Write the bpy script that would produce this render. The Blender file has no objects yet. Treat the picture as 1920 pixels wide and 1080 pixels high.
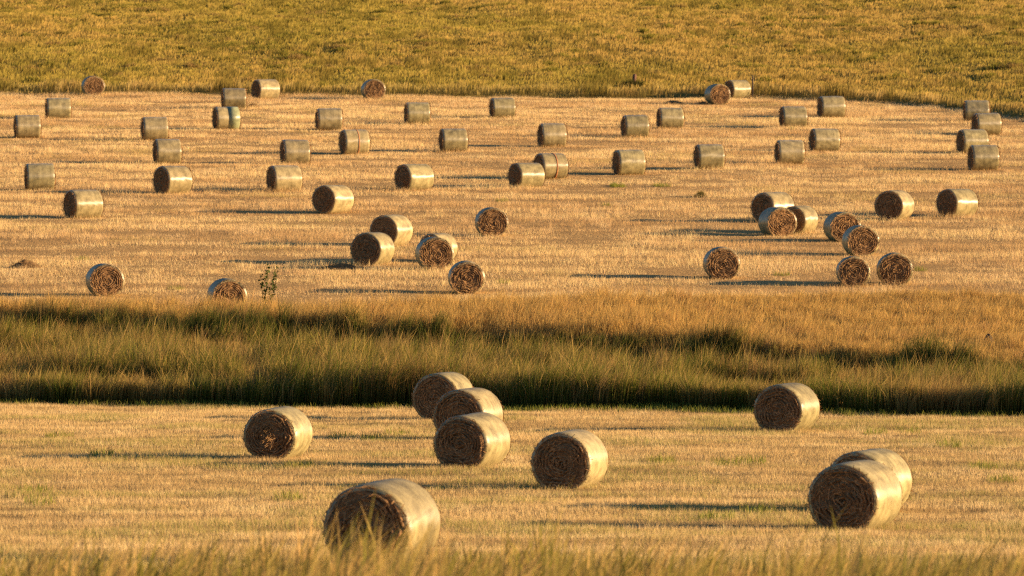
import bpy, math, random
import numpy as np
from mathutils import Vector

# ------------------------------------------------------------------ camera, sky, sun, exposure
sc = bpy.context.scene
COL = sc.collection
FPX = 9600.0            # focal length in pixels of a 1920-wide frame
YH = 200.0              # row of the true horizon in that frame

cam_data = bpy.data.cameras.new("camera")
cam_data.lens = 180.0
cam_data.sensor_width = 36.0
cam_data.clip_start = 0.5
cam_data.clip_end = 6000.0
cam_data.dof.use_dof = True
cam_data.dof.focus_distance = 150.0
cam_data.dof.aperture_fstop = 3.1
cam = bpy.data.objects.new("camera", cam_data)
cam.rotation_euler = (math.radians(90) - math.atan((540 - YH) / FPX), 0, 0)
COL.objects.link(cam)
sc.camera = cam

SUN_AZ = math.radians(8)      # how far the sun stands on the camera's side of due right
SUN_EL = math.radians(11)
world = bpy.data.worlds.new("World")
sc.world = world
world.use_nodes = True
wn = world.node_tree.nodes
sky = wn.new('ShaderNodeTexSky')
sky.sky_type = 'NISHITA'
sky.sun_disc = False
sky.sun_elevation = SUN_EL
sky.ozone_density = 4.0
sky.dust_density = 0.6
sky.sun_rotation = math.radians(90) + SUN_AZ
wn['Background'].inputs['Strength'].default_value = 0.068
world.node_tree.links.new(sky.outputs[0], wn['Background'].inputs['Color'])

sun_data = bpy.data.lights.new("sun", 'SUN')
sun_data.energy = 5.0
sun_data.angle = math.radians(0.5)
sun_data.color = (1.0, 0.675, 0.37)
sun = bpy.data.objects.new("sun", sun_data)
SUN_DIR = Vector((math.cos(SUN_AZ) * math.cos(SUN_EL), -math.sin(SUN_AZ) * math.cos(SUN_EL), math.sin(SUN_EL)))
sun.rotation_euler = SUN_DIR.to_track_quat('Z', 'Y').to_euler()
sun.location = (60, 60, 60)
COL.objects.link(sun)

sc.view_settings.view_transform = 'Standard'
sc.view_settings.look = 'None'
sc.view_settings.exposure = 1.2
sc.view_settings.gamma = 1.0
sc.cycles.max_bounces = 6
sc.cycles.use_denoising = False
sc.cycles.filter_width = 1.3
sc.cycles.transparent_max_bounces = 8

# ------------------------------------------------------------------ helpers
rng = np.random.default_rng(7)

def tag(o, label=None, cat=None, group=None, kind=None):
    if label: o['label'] = label
    if cat: o['category'] = cat
    if group: o['group'] = group
    if kind: o['kind'] = kind
    return o

def hash2(ix, iy, seed):
    h = (ix.astype(np.int64) * 374761393 + iy.astype(np.int64) * 668265263 + seed * 974634777) & 0xFFFFFFFF
    h = ((h ^ (h >> 13)) * 1274126177) & 0xFFFFFFFF
    h = h ^ (h >> 16)
    return (h & 0xFFFFFF) / float(0xFFFFFF)

def vnoise(x, y, seed=0):
    x = np.asarray(x, float); y = np.asarray(y, float)
    ix = np.floor(x); iy = np.floor(y)
    fx = x - ix; fy = y - iy
    fx = fx * fx * (3 - 2 * fx); fy = fy * fy * (3 - 2 * fy)
    a = hash2(ix, iy, seed); b = hash2(ix + 1, iy, seed)
    c = hash2(ix, iy + 1, seed); d = hash2(ix + 1, iy + 1, seed)
    return (a * (1 - fx) + b * fx) * (1 - fy) + (c * (1 - fx) + d * fx) * fy

def fbm(x, y, seed=0, oct=3):
    x = np.asarray(x, float); y = np.asarray(y, float)
    s = 0; a = 0.5; t = 0
    for k in range(oct):
        s = s + a * vnoise(x, y, seed + k * 17); t += a
        a *= 0.5; x = x * 2.03 + 3.1; y = y * 2.03 + 7.7
    return s / t

def sstep(a, b, x):
    t = np.clip((np.asarray(x, float) - a) / (b - a), 0, 1)
    return t * t * (3 - 2 * t)

def lerp(a, b, t):
    t = np.asarray(t)
    if t.ndim: t = t[..., None]
    return np.asarray(a) * (1 - t) + np.asarray(b) * t

def mesh_np(name, verts, faces_list, cols=None, smooth=False):
    """faces_list: list of (n,k) int arrays."""
    me = bpy.data.meshes.new(name)
    nv = len(verts)
    me.vertices.add(nv)
    me.vertices.foreach_set('co', np.ascontiguousarray(verts, dtype=np.float32).ravel())
    loops = np.concatenate([f.ravel() for f in faces_list]).astype(np.int32)
    sizes = np.concatenate([np.full(len(f), f.shape[1], np.int32) for f in faces_list])
    starts = np.concatenate([[0], np.cumsum(sizes)[:-1]]).astype(np.int32)
    me.loops.add(len(loops)); me.loops.foreach_set('vertex_index', loops)
    me.polygons.add(len(sizes)); me.polygons.foreach_set('loop_start', starts)
    if smooth:
        me.polygons.foreach_set('use_smooth', np.ones(len(sizes), bool))
    if cols is not None:
        at = me.color_attributes.new('Col', 'FLOAT_COLOR', 'POINT')
        c4 = np.ones((nv, 4), np.float32); c4[:, :3] = cols
        at.data.foreach_set('color', c4.ravel())
    me.update(calc_edges=True)
    return me

def link(name, me, mat=None, parent=None):
    o = bpy.data.objects.new(name, me)
    if mat and not me.materials: me.materials.append(mat)
    COL.objects.link(o)
    if parent: o.parent = parent
    return o

def empty(name, loc, rz=0.0):
    o = bpy.data.objects.new(name, None)
    o.empty_display_size = 0.3
    o.location = loc; o.rotation_euler = (0, 0, rz)
    COL.objects.link(o)
    return o

# ------------------------------------------------------------------ materials
def new_mat(name):
    m = bpy.data.materials.new(name); m.use_nodes = True
    nt = m.node_tree
    for n in list(nt.nodes): nt.nodes.remove(n)
    out = nt.nodes.new('ShaderNodeOutputMaterial')
    return m, nt, out

def blade_mat(name, transl=0.35, spec=0.0):
    m, nt, out = new_mat(name)
    at = nt.nodes.new('ShaderNodeAttribute'); at.attribute_name = 'Col'
    d = nt.nodes.new('ShaderNodeBsdfDiffuse'); t = nt.nodes.new('ShaderNodeBsdfTranslucent')
    mx = nt.nodes.new('ShaderNodeMixShader'); mx.inputs[0].default_value = transl
    nt.links.new(at.outputs['Color'], d.inputs['Color']); nt.links.new(at.outputs['Color'], t.inputs['Color'])
    nt.links.new(d.outputs[0], mx.inputs[1]); nt.links.new(t.outputs[0], mx.inputs[2])
    nt.links.new(mx.outputs[0], out.inputs[0])
    return m

def ground_mat():
    m, nt, out = new_mat('ground_straw_and_soil')
    L = nt.links
    at = nt.nodes.new('ShaderNodeAttribute'); at.attribute_name = 'Col'
    geo = nt.nodes.new('ShaderNodeNewGeometry')
    mp = nt.nodes.new('ShaderNodeMapping'); mp.inputs['Scale'].default_value = (3.0, 6.0, 3.0)
    L.new(geo.outputs['Position'], mp.inputs['Vector'])
    n = nt.nodes.new('ShaderNodeTexNoise'); n.inputs['Scale'].default_value = 2.0; n.inputs['Detail'].default_value = 8
    n.inputs['Roughness'].default_value = 0.7
    L.new(mp.outputs[0], n.inputs['Vector'])
    r = nt.nodes.new('ShaderNodeMapRange'); r.inputs['From Min'].default_value = 0.3; r.inputs['From Max'].default_value = 0.7
    r.inputs['To Min'].default_value = 0.55; r.inputs['To Max'].default_value = 1.3
    L.new(n.outputs['Fac'], r.inputs['Value'])
    mul = nt.nodes.new('ShaderNodeVectorMath'); mul.operation = 'SCALE'
    L.new(at.outputs['Color'], mul.inputs[0]); L.new(r.outputs[0], mul.inputs['Scale'])
    b = nt.nodes.new('ShaderNodeBump'); b.inputs['Strength'].default_value = 1.0; b.inputs['Distance'].default_value = 0.08
    L.new(n.outputs['Fac'], b.inputs['Height'])
    d = nt.nodes.new('ShaderNodeBsdfDiffuse')
    L.new(mul.outputs[0], d.inputs['Color']); L.new(b.outputs[0], d.inputs['Normal'])
    L.new(d.outputs[0], out.inputs[0])
    return m

def wrap_mat(name, c_low, c_high, greying=0.0):
    """hay seen through net wrap: threads run round the bale, so they glint along one line"""
    m, nt, out = new_mat(name)
    L = nt.links
    tc = nt.nodes.new('ShaderNodeTexCoord')
    oi = nt.nodes.new('ShaderNodeObjectInfo')
    off = nt.nodes.new('ShaderNodeVectorMath'); off.operation = 'SCALE'; off.inputs[0].default_value = (31, 17, 23)
    L.new(oi.outputs['Random'], off.inputs['Scale'])
    add = nt.nodes.new('ShaderNodeVectorMath'); add.operation = 'ADD'
    L.new(tc.outputs['Object'], add.inputs[0]); L.new(off.outputs[0], add.inputs[1])
    mp = nt.nodes.new('ShaderNodeMapping'); mp.inputs['Scale'].default_value = (44, 1.2, 1.2)
    L.new(add.outputs[0], mp.inputs['Vector'])
    bands = nt.nodes.new('ShaderNodeTexNoise'); bands.inputs['Scale'].default_value = 1.3; bands.inputs['Detail'].default_value = 4
    L.new(mp.outputs[0], bands.inputs['Vector'])
    mp2 = nt.nodes.new('ShaderNodeMapping'); mp2.inputs['Scale'].default_value = (60, 22, 22)
    L.new(add.outputs[0], mp2.inputs['Vector'])
    fine = nt.nodes.new('ShaderNodeTexNoise'); fine.inputs['Scale'].default_value = 1.0; fine.inputs['Detail'].default_value = 6
    fine.inputs['Roughness'].default_value = 0.75
    L.new(mp2.outputs[0], fine.inputs['Vector'])
    blot = nt.nodes.new('ShaderNodeTexNoise'); blot.inputs['Scale'].default_value = 3.5; blot.inputs['Detail'].default_value = 3
    L.new(add.outputs[0], blot.inputs['Vector'])
    s1 = nt.nodes.new('ShaderNodeMath'); s1.operation = 'MULTIPLY_ADD'; s1.inputs[1].default_value = 0.75
    L.new(bands.outputs['Fac'], s1.inputs[0]); L.new(blot.outputs['Fac'], s1.inputs[2])
    s2 = nt.nodes.new('ShaderNodeMath'); s2.operation = 'MULTIPLY_ADD'; s2.inputs[1].default_value = 1.1
    L.new(fine.outputs['Fac'], s2.inputs[0]); L.new(s1.outputs[0], s2.inputs[2])
    ramp = nt.nodes.new('ShaderNodeValToRGB')
    ramp.color_ramp.elements[0].position = 0.0; ramp.color_ramp.elements[0].color = (*c_low, 1)
    ramp.color_ramp.elements[1].position = 1.0; ramp.color_ramp.elements[1].color = (*c_high, 1)
    mr = nt.nodes.new('ShaderNodeMapRange'); mr.inputs['From Min'].default_value = 0.98; mr.inputs['From Max'].default_value = 1.85
    L.new(s2.outputs[0], mr.inputs['Value']); L.new(mr.outputs[0], ramp.inputs['Fac'])
    hs = nt.nodes.new('ShaderNodeHueSaturation')
    rv = nt.nodes.new('ShaderNodeMapRange'); rv.inputs['To Min'].default_value = 0.8; rv.inputs['To Max'].default_value = 1.1
    L.new(oi.outputs['Random'], rv.inputs['Value']); L.new(rv.outputs[0], hs.inputs['Value'])
    # some nets are greener and greyer than others
    gm = nt.nodes.new('ShaderNodeMix'); gm.data_type = 'RGBA'
    gf = nt.nodes.new('ShaderNodeMath'); gf.operation = 'MULTIPLY_ADD'; gf.inputs[1].default_value = 7.31; gf.inputs[2].default_value = 0.0
    gw = nt.nodes.new('ShaderNodeMath'); gw.operation = 'FRACT'
    gk = nt.nodes.new('ShaderNodeMath'); gk.operation = 'MULTIPLY'; gk.inputs[1].default_value = greying
    L.new(oi.outputs['Random'], gf.inputs[0]); L.new(gf.outputs[0], gw.inputs[0]); L.new(gw.outputs[0], gk.inputs[0])
    gb = nt.nodes.new('ShaderNodeMix'); gb.data_type = 'RGBA'; gb.blend_type = 'MULTIPLY'; gb.inputs[0].default_value = 1.0
    gb.inputs[7].default_value = (0.76, 0.85, 0.76, 1)
    L.new(ramp.outputs[0], gb.inputs[6])
    L.new(gk.outputs[0], gm.inputs[0]); L.new(ramp.outputs[0], gm.inputs[6]); L.new(gb.outputs[2], gm.inputs[7])
    L.new(gm.outputs[2], hs.inputs['Color'])
    bump = nt.nodes.new('ShaderNodeBump'); bump.inputs['Strength'].default_value = 0.35; bump.inputs['Distance'].default_value = 0.012
    L.new(fine.outputs['Fac'], bump.inputs['Height'])
    p = nt.nodes.new('ShaderNodeBsdfPrincipled')
    p.inputs['Roughness'].default_value = 0.38
    p.inputs['Specular IOR Level'].default_value = 0.62
    p.inputs['Anisotropic'].default_value = 0.85
    p.inputs['Anisotropic Rotation'].default_value = 0.25
    tg = nt.nodes.new('ShaderNodeTangent'); tg.direction_type = 'RADIAL'; tg.axis = 'X'
    L.new(tg.outputs[0], p.inputs['Tangent'])
    L.new(hs.outputs[0], p.inputs['Base Color']); L.new(bump.outputs[0], p.inputs['Normal'])
    L.new(p.outputs[0], out.inputs[0])
    return m

def hay_mat(name, dark, light, scale=17.0):
    m, nt, out = new_mat(name)
    L = nt.links
    tc = nt.nodes.new('ShaderNodeTexCoord')
    at = nt.nodes.new('ShaderNodeAttribute'); at.attribute_name = 'Col'
    n = nt.nodes.new('ShaderNodeTexNoise'); n.inputs['Scale'].default_value = scale; n.inputs['Detail'].default_value = 6
    n.inputs['Roughness'].default_value = 0.75
    L.new(tc.outputs['Object'], n.inputs['Vector'])
    ramp = nt.nodes.new('ShaderNodeValToRGB')
    ramp.color_ramp.elements[0].position = 0.33; ramp.color_ramp.elements[0].color = (*dark, 1)
    ramp.color_ramp.elements[1].position = 0.68; ramp.color_ramp.elements[1].color = (*light, 1)
    L.new(n.outputs['Fac'], ramp.inputs['Fac'])
    mul = nt.nodes.new('ShaderNodeVectorMath'); mul.operation = 'MULTIPLY'
    L.new(ramp.outputs[0], mul.inputs[0]); L.new(at.outputs['Color'], mul.inputs[1])
    bump = nt.nodes.new('ShaderNodeBump'); bump.inputs['Strength'].default_value = 0.7; bump.inputs['Distance'].default_value = 0.02
    L.new(n.outputs['Fac'], bump.inputs['Height'])
    d = nt.nodes.new('ShaderNodeBsdfDiffuse')
    L.new(mul.outputs[0], d.inputs['Color']); L.new(bump.outputs[0], d.inputs['Normal'])
    L.new(d.outputs[0], out.inputs[0])
    return m

def plain_mat(name, c1, c2, scale=12.0, rough=0.8):
    m, nt, out = new_mat(name)
    L = nt.links
    tc = nt.nodes.new('ShaderNodeTexCoord')
    n = nt.nodes.new('ShaderNodeTexNoise'); n.inputs['Scale'].default_value = scale; n.inputs['Detail'].default_value = 5
    L.new(tc.outputs['Object'], n.inputs['Vector'])
    ramp = nt.nodes.new('ShaderNodeValToRGB')
    ramp.color_ramp.elements[0].position = 0.35; ramp.color_ramp.elements[0].color = (*c1, 1)
    ramp.color_ramp.elements[1].position = 0.65; ramp.color_ramp.elements[1].color = (*c2, 1)
    L.new(n.outputs['Fac'], ramp.inputs['Fac'])
    p = nt.nodes.new('ShaderNodeBsdfPrincipled'); p.inputs['Roughness'].default_value = rough
    L.new(ramp.outputs[0], p.inputs['Base Color']); L.new(p.outputs[0], out.inputs[0])
    return m

M_BLADE = blade_mat('grass_blade')
M_STRAW = blade_mat('straw_blade', 0.25)
M_GROUND = ground_mat()
M_WRAP = wrap_mat('net_wrapped_hay', (0.095, 0.075, 0.034), (0.60, 0.49, 0.245), 0.5)
M_TEAL = wrap_mat('teal_net', (0.085, 0.088, 0.042), (0.40, 0.44, 0.24))
M_HAY = hay_mat('rolled_hay', (0.090, 0.052, 0.032), (0.38, 0.235, 0.115))
M_BAND = plain_mat('orange_band', (0.42, 0.15, 0.05), (0.55, 0.22, 0.08), 20)
M_POST = plain_mat('weathered_dark_post', (0.03, 0.025, 0.02), (0.07, 0.05, 0.04))
M_RUST = plain_mat('brown_post_wood', (0.10, 0.045, 0.025), (0.18, 0.085, 0.05))
M_HEAP = hay_mat('loose_hay', (0.08, 0.048, 0.024), (0.34, 0.215, 0.10), 11)
M_CLOD = plain_mat('dark_clod', (0.02, 0.016, 0.012), (0.06, 0.045, 0.03), 9)
M_LEAF = blade_mat('weed_leaf', 0.3)

# ------------------------------------------------------------------ terrain
def px_line(pts):     # (pixel column, depth) pairs -> world x, y arrays sorted by x
    a = np.array([((p - 960) * d / FPX, d) for p, d in pts]); return a[:, 0], a[:, 1]

# line where the near field meets the tall grass bank
L1x, L1y = px_line([(-2500, 163), (0, 151.5), (500, 149.0), (960, 147.5), (1400, 145.0), (1920, 142.3), (4400, 130)])
# second bank inside the tall grass
L2x, L2y = px_line([(-2500, 188), (0, 178.5), (500, 176.5), (960, 173.2), (1320, 170.5), (1600, 166.0), (1920, 161.5), (4400, 140)])
# where the tall grass gives way to the far mown field
L3x, L3y = px_line([(-2500, 187), (0, 184), (420, 182.5), (700, 183.0), (960, 186.0), (1300, 188.5), (1700, 190.5), (1920, 189.5), (4400, 186)])
# far end of the far field
def far_d(y): return 16.4 * FPX / (y + 268)
Ex, Ey = px_line([(-2500, 357), (0, far_d(177)), (600, far_d(180)), (1200, far_d(184)), (1440, far_d(184)), (1600, far_d(190)),
                  (1700, far_d(196.5)), (1800, far_d(206)), (1920, far_d(223)), (2300, 285), (4000, 235), (9000, 190)])
def L1(x): return np.interp(x, L1x, L1y)
def L2(x): return np.interp(x, L2x, L2y)
def L3(x): return np.interp(x, L3x, L3y) + 1.2 * (vnoise(np.asarray(x) * 0.35, 3.3, 5) - 0.5) + 0.8 * (vnoise(np.asarray(x) * 1.3, 1.3, 6) - 0.5)
def EE(x): return np.interp(x, Ex, Ey) + 1.6 * (vnoise(np.asarray(x) * 0.3, 9.1, 8) - 0.5)

FY = np.array([-400, -3, 0, 20, 45, 60, 70, 76, 84, 93, 105, 125, 250])
FZ = np.array([-1.7, -1.7, -1.75, -3.0, -4.6, -5.72, -6.45, -6.82, -7.22, -7.58, -7.88, -8.27, -10.75])

def U(y): return 0.0487 * y - 16.4

def G(x, y, rough=True):
    x = np.asarray(x, float); y = np.asarray(y, float)
    near = np.interp(y, FY, FZ)
    l1, l2 = L1(x), L2(x)
    e = np.interp(x, Ex, Ey)
    back1 = np.interp(x, [-18, 0, 16], [-8.45, -8.9, -9.15])
    front1 = np.interp(l1, FY, FZ) + 0.05
    t = np.clip((y - l1) / (l2 - 1.2 - l1), 0, 1)
    bumps = 0.70 * (fbm(x * 0.20, y * 0.34, 21) - 0.5) + 1.0 * (fbm(x * 0.08, y * 0.26, 22) - 0.5) - 0.45 * np.exp(-((y - l2 + 3.2) / 2.0) ** 2)
    tier = front1 * (1 - t) + back1 * t + bumps * np.sin(np.pi * np.clip(t, 0, 1))
    top = U(np.maximum(y, l2 - 1.2))
    s2 = sstep(-1.2, 0.4, y - l2)
    z = np.where(y < l1, near, tier * (1 - s2) + top * s2)
    h = np.maximum(y - e, 0)
    hill = 0.0125 * np.minimum(h, 200) + 0.25 * sstep(0, 2.0, h) - 0.012 * np.maximum(y - 640, 0)
    hill = hill + np.where(h > 0, ((fbm(x * 0.11, y * 0.035, 31) - 0.5) * 0.9 + (fbm(x * 0.75, y * 0.115, 82) - 0.5) * -0.5) * sstep(0, 12, h), 0)
    z = z + np.where(y > l2, hill, 0)
    if rough:
        z = z + (0.09 * (fbm(x * 0.7, y * 0.9, 41) - 0.5) + 0.10 * (fbm(x * 0.25, y * 0.35, 42) - 0.5)) * sstep(60, 75, y)
    return z

def unproj(px, py, lo, hi):
    """ground point seen at a pixel of the 1920-wide frame, between two depths"""
    d = np.linspace(lo, hi, 3000)
    x = (px - 960) * d / FPX
    yy = YH - G(x, d, False) * FPX / d
    i = int(np.argmin(np.abs(yy - py)))
    return float(x[i]), float(d[i])

def axis_steps(lims):
    out = []
    for a, b, s in lims: out.append(np.arange(a, b, s))
    return np.concatenate(out + [[lims[-1][1]]])

gx = axis_steps([(-1500, -200, 100), (-200, -60, 10), (-60, -36, 1.0), (-36, 36, 0.4), (36, 60, 1.0), (60, 200, 10), (200, 1500, 100)])
gy = axis_steps([(-300, 0, 50), (0, 30, 5), (30, 140, 0.8), (140, 195, 0.35), (195, 400, 0.8), (400, 600, 4), (600, 3000, 60)])
X, Y = np.meshgrid(gx, gy)
Z = G(X, Y)
nx, ny = len(gx), len(gy)
idx = np.arange(nx * ny).reshape(ny, nx)
quads = np.stack([idx[:-1, :-1], idx[:-1, 1:], idx[1:, 1:], idx[1:, :-1]], -1).reshape(-1, 4)
gcol = np.zeros((ny, nx, 3))
gcol[:] = (0.50, 0.32, 0.135)                                            # far stubble litter
gcol[Y < L1(X)] = (0.46, 0.31, 0.125)
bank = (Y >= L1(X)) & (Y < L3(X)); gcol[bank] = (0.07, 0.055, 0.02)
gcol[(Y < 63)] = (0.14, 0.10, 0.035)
gcol[Y > EE(X)] = (0.25, 0.175, 0.045)
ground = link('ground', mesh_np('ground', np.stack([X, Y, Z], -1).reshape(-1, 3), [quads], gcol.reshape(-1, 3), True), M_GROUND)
tag(ground, 'rolling farmland with mown straw fields, a ditch bank and a grassy hillside', 'ground', kind='structure')

# ------------------------------------------------------------------ grass and stubble (uncountable)
def sample(n, d0, d1, margin=1.14, extra=1.5):
    """points spread evenly per area over the wedge the camera can look at, a bit wider"""
    a, b = 0.1 * margin, extra
    u = rng.random(n)
    c0 = a * d0 * d0 / 2 + b * d0; c1 = a * d1 * d1 / 2 + b * d1
    c = c0 + u * (c1 - c0)
    d = (-b + np.sqrt(b * b + 2 * a * c)) / a
    x = (rng.random(n) * 2 - 1) * (a * d + b)
    return x, d

def stub_yaw(n):
    # most blades are turned halfway between sun and camera to look brighter
    return np.where(rng.random(n) < 0.75, math.radians(45) + rng.normal(0, 0.5, n), rng.random(n) * 2 * np.pi)

def blades(name, x, y, h, w, lean, cb, ct, mat, label, cat, shape='blade', seedhead=0.0, z=None, parent=None, kind='stuff', yaw=None, tag_it=True):
    n = len(x)
    z = (G(x, y) if z is None else z) - 0.02
    if yaw is None: yaw = rng.random(n) * 2 * np.pi
    r = np.stack([np.cos(yaw), np.sin(yaw), np.zeros(n)], -1) * (w / 2)[:, None]
    P = np.stack([x, y, z], -1)
    lean3 = np.concatenate([lean, np.zeros((n, 1))], -1)
    up = np.stack([np.zeros(n), np.zeros(n), h], -1)
    tip = P + up * np.sqrt(np.clip(1 - (lean ** 2).sum(-1) * 0.5, 0.05, 1))[:, None] + lean3 * h[:, None]
    if shape == 'tri':
        V = np.stack([P - r, P + r, tip], 1).reshape(-1, 3)
        C = np.stack([cb, cb, ct], 1).reshape(-1, 3)
        F = [np.arange(3 * n).reshape(n, 3)]
    else:
        k = 0.55 + 0.2 * seedhead
        mid = P + up * k + lean3 * (h * k * k * 0.75)[:, None]
        rm = r * (0.85 + 0.5 * seedhead)
        V = np.stack([P - r * (1 - 0.5 * seedhead), P + r * (1 - 0.5 * seedhead), mid + rm, mid - rm, tip], 1).reshape(-1, 3)
        cm = cb * (1 - k) + ct * k
        C = np.stack([cb, cb, cm, cm, ct], 1).reshape(-1, 3)
        b = np.arange(n)[:, None] * 5
        F = [b + np.array([0, 1, 2, 3]), b + np.array([3, 2, 4])]
    o = link(name, mesh_np(name, V, F, C), mat, parent)
    if tag_it: tag(o, label, cat, kind=kind)
    return o

def jit(c, n, amt=0.25):
    c = np.broadcast_to(np.asarray(c, float), (n, 3))
    v = 1 + (rng.random((n, 1)) - 0.5) * 2 * amt
    return np.clip(c * v * (1 + (rng.random((n, 3)) - 0.5) * 0.12), 0.005, 0.9)

# -- near field stubble
def straw_tone(x, y, seed, n):
    streak = fbm(x * 0.10, y * 0.75, seed) ; patch = fbm(x * 0.35, y * 0.35, seed + 3); spot = fbm(x * 1.1, y * 0.9, seed + 7)
    return streak, patch, spot

def mower_shade_rows(x, y, pitch, width, seed):
    """thin broken lines left by the mower, running across the slope; also painted shadow of unseen bales"""
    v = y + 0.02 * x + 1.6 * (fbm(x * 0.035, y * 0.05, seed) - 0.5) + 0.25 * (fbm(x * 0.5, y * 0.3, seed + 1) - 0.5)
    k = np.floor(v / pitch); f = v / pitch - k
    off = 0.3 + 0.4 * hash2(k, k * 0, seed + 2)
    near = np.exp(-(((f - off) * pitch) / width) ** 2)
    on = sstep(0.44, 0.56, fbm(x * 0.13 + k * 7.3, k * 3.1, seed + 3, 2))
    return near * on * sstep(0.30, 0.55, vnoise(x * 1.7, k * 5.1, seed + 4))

n = 1050000
x, y = sample(n, 61, 153)
keep = y < L1(x) - 0.1 + (rng.random(n) - 0.5) * 0.7
x, y = x[keep], y[keep]; n = len(x)
st, pt, sp = straw_tone(x, y, 51, n)
row = mower_shade_rows(x, y, 2.6, 0.32, 55)
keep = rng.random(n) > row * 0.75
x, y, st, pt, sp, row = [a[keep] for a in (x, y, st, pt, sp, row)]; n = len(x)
col = lerp((0.68, 0.50, 0.235), (0.46, 0.325, 0.145), sstep(0.40, 0.66, st) * 0.8)
col = lerp(col, (0.80, 0.62, 0.32), sstep(0.55, 0.75, sp) * 0.7)
col = lerp(col, (0.22, 0.25, 0.05), sstep(0.42, 0.64, pt) * 0.75 * (rng.random(n) < 0.5))
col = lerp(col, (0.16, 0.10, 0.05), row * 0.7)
col = jit(col, n, 0.22)
h = (0.06 + 0.09 * rng.random(n)) * (0.55 + 0.9 * fbm(x * 2.3, y * 1.7, 57)) + 0.05 * sstep(0.55, 0.75, pt)
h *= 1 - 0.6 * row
flat = rng.random(n) < 0.35
lean = (rng.random((n, 2)) - 0.5) * 0.9
lean[flat] *= 2.6
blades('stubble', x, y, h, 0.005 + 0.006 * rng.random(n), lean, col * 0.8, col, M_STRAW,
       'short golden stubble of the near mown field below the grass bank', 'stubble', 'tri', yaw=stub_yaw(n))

# -- far field stubble
n = 1500000
x, y = sample(n, 180, 360, 1.12)
keep = (y > L3(x) - 0.3) & (y < EE(x) + 0.4)
x, y = x[keep], y[keep]; n = len(x)
st, pt, sp = straw_tone(x * 0.7, y * 0.6, 61, n)
row = mower_shade_rows(x, y, 3.4, 0.55, 65)
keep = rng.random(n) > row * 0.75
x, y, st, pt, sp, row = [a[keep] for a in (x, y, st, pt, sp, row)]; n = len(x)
col = lerp((0.88, 0.635, 0.305), (0.58, 0.39, 0.18), sstep(0.42, 0.66, st))
col = lerp(col, (0.86, 0.64, 0.34), sstep(0.52, 0.72, sp) * 0.7)
col = lerp(col, (0.24, 0.25, 0.05), sstep(0.68, 0.78, pt) * 0.5 * (rng.random(n) < 0.6))
col = lerp(col, (0.20, 0.12, 0.065), row * 0.75)  # row tint: old straw, and painted shadow of bales out of view
col = jit(col, n, 0.22)
h = (0.06 + 0.15 * rng.random(n)) * (0.3 + 1.6 * sstep(0.25, 0.75, fbm(x * 0.30, y * 0.55, 67)))
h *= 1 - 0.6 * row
flat = rng.random(n) < 0.3
lean = (rng.random((n, 2)) - 0.5) * 0.9; lean[flat] *= 2.6
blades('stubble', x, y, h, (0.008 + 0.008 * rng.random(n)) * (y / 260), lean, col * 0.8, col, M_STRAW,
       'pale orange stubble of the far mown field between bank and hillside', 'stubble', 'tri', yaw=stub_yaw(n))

# -- tall grass on the bank between the fields, growing in clumps
nc = 17000; per = 68
cx, cy = sample(nc, 142, 192, 1.16)
ch = 0.62 + 0.70 * rng.random(nc); cl = rng.normal(0, 0.19, (nc, 2)); ctone = rng.random(nc); cr = 0.09 + 0.20 * rng.random(nc)
ci = np.repeat(np.arange(nc), per); n = nc * per
x = cx[ci] + rng.normal(0, 1, n) * cr[ci]; y = cy[ci] + rng.normal(0, 1, n) * cr[ci]
l1, l2, l3 = L1(x) + 1.8 * (fbm(x * 0.5, x * 0 + 4.4, 77) - 0.5), L2(x), L3(x)
keep = (y > l1 + 0.1) & (y < l3)
x, y, ci, l1, l2, l3 = [a[keep] for a in (x, y, ci, l1, l2, l3)]; n = len(x)
big = fbm(x * 0.16, y * 0.28, 71); mid = fbm(x * 0.55, y * 0.7, 72); small = fbm(x * 1.6, y * 1.6, 73)
upper = sstep(0.2, 1.4, y - l2)
rightside = sstep(2, 9, x)
h_low = 0.55 + 0.85 * sstep(0.28, 0.72, big * 0.55 + mid * 0.45) + 0.25 * (small - 0.5)
h_low = h_low * (1 - 0.7 * sstep(0.52, 0.64, fbm(x * 0.22, y * 0.45, 79)))
h_up = (0.80 - 0.30 * rightside) * (0.75 + 0.5 * mid) * (1 - 0.45 * sstep(2.0, 0.0, l3 - y))
h = (h_low * (1 - upper) + h_up * upper) * ch[ci] * (0.60 + 0.5 * rng.random(n))
front = sstep(2.2, 0.0, y - l1)
h = np.where(front > 0.01, np.maximum(h, (0.62 + 0.35 * rng.random(n) + 0.35 * (mid - 0.5)) * (0.8 + 0.35 * ctone[ci])), h)
green = np.clip(sstep(0.37, 0.51, mid * 0.6 + big * 0.4) * 0.9 + 0.4 * front + 0.5 * (ctone[ci] - 0.5), 0, 1) * (1 - 0.9 * upper)
green = np.clip(green + 0.45 * np.exp(-((y - l2 + 0.3) / 0.45) ** 2), 0, 1)
wisp_ = rng.random(n) < 0.05
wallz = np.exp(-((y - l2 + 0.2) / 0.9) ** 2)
h = h * (1 - 0.45 * np.exp(-((y - l2 + 3.0) / 1.4) ** 2))
wisp_ &= wallz < 0.2
h = np.where(wisp_, h * 1.25 + 0.08, h); green = np.where(wisp_, green * 0.3, green)
dry = rng.random(n)
tip = lerp((0.60, 0.40, 0.13), (0.185, 0.205, 0.032), green * (dry < 0.8))
tip = lerp(tip, (0.70, 0.45, 0.14), upper * 0.75)
tip = lerp(tip, (0.50, 0.29, 0.14), sstep(0.60, 0.8, small) * 0.6)
tip = lerp(tip, (0.14, 0.15, 0.035), np.clip(wallz * 1.3, 0, 1) * (0.25 + 0.6 * sstep(0.35, 0.6, mid)) * (dry < 0.85))  # second bank's tips: greener growth, plus its shade painted darker into the colour
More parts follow.
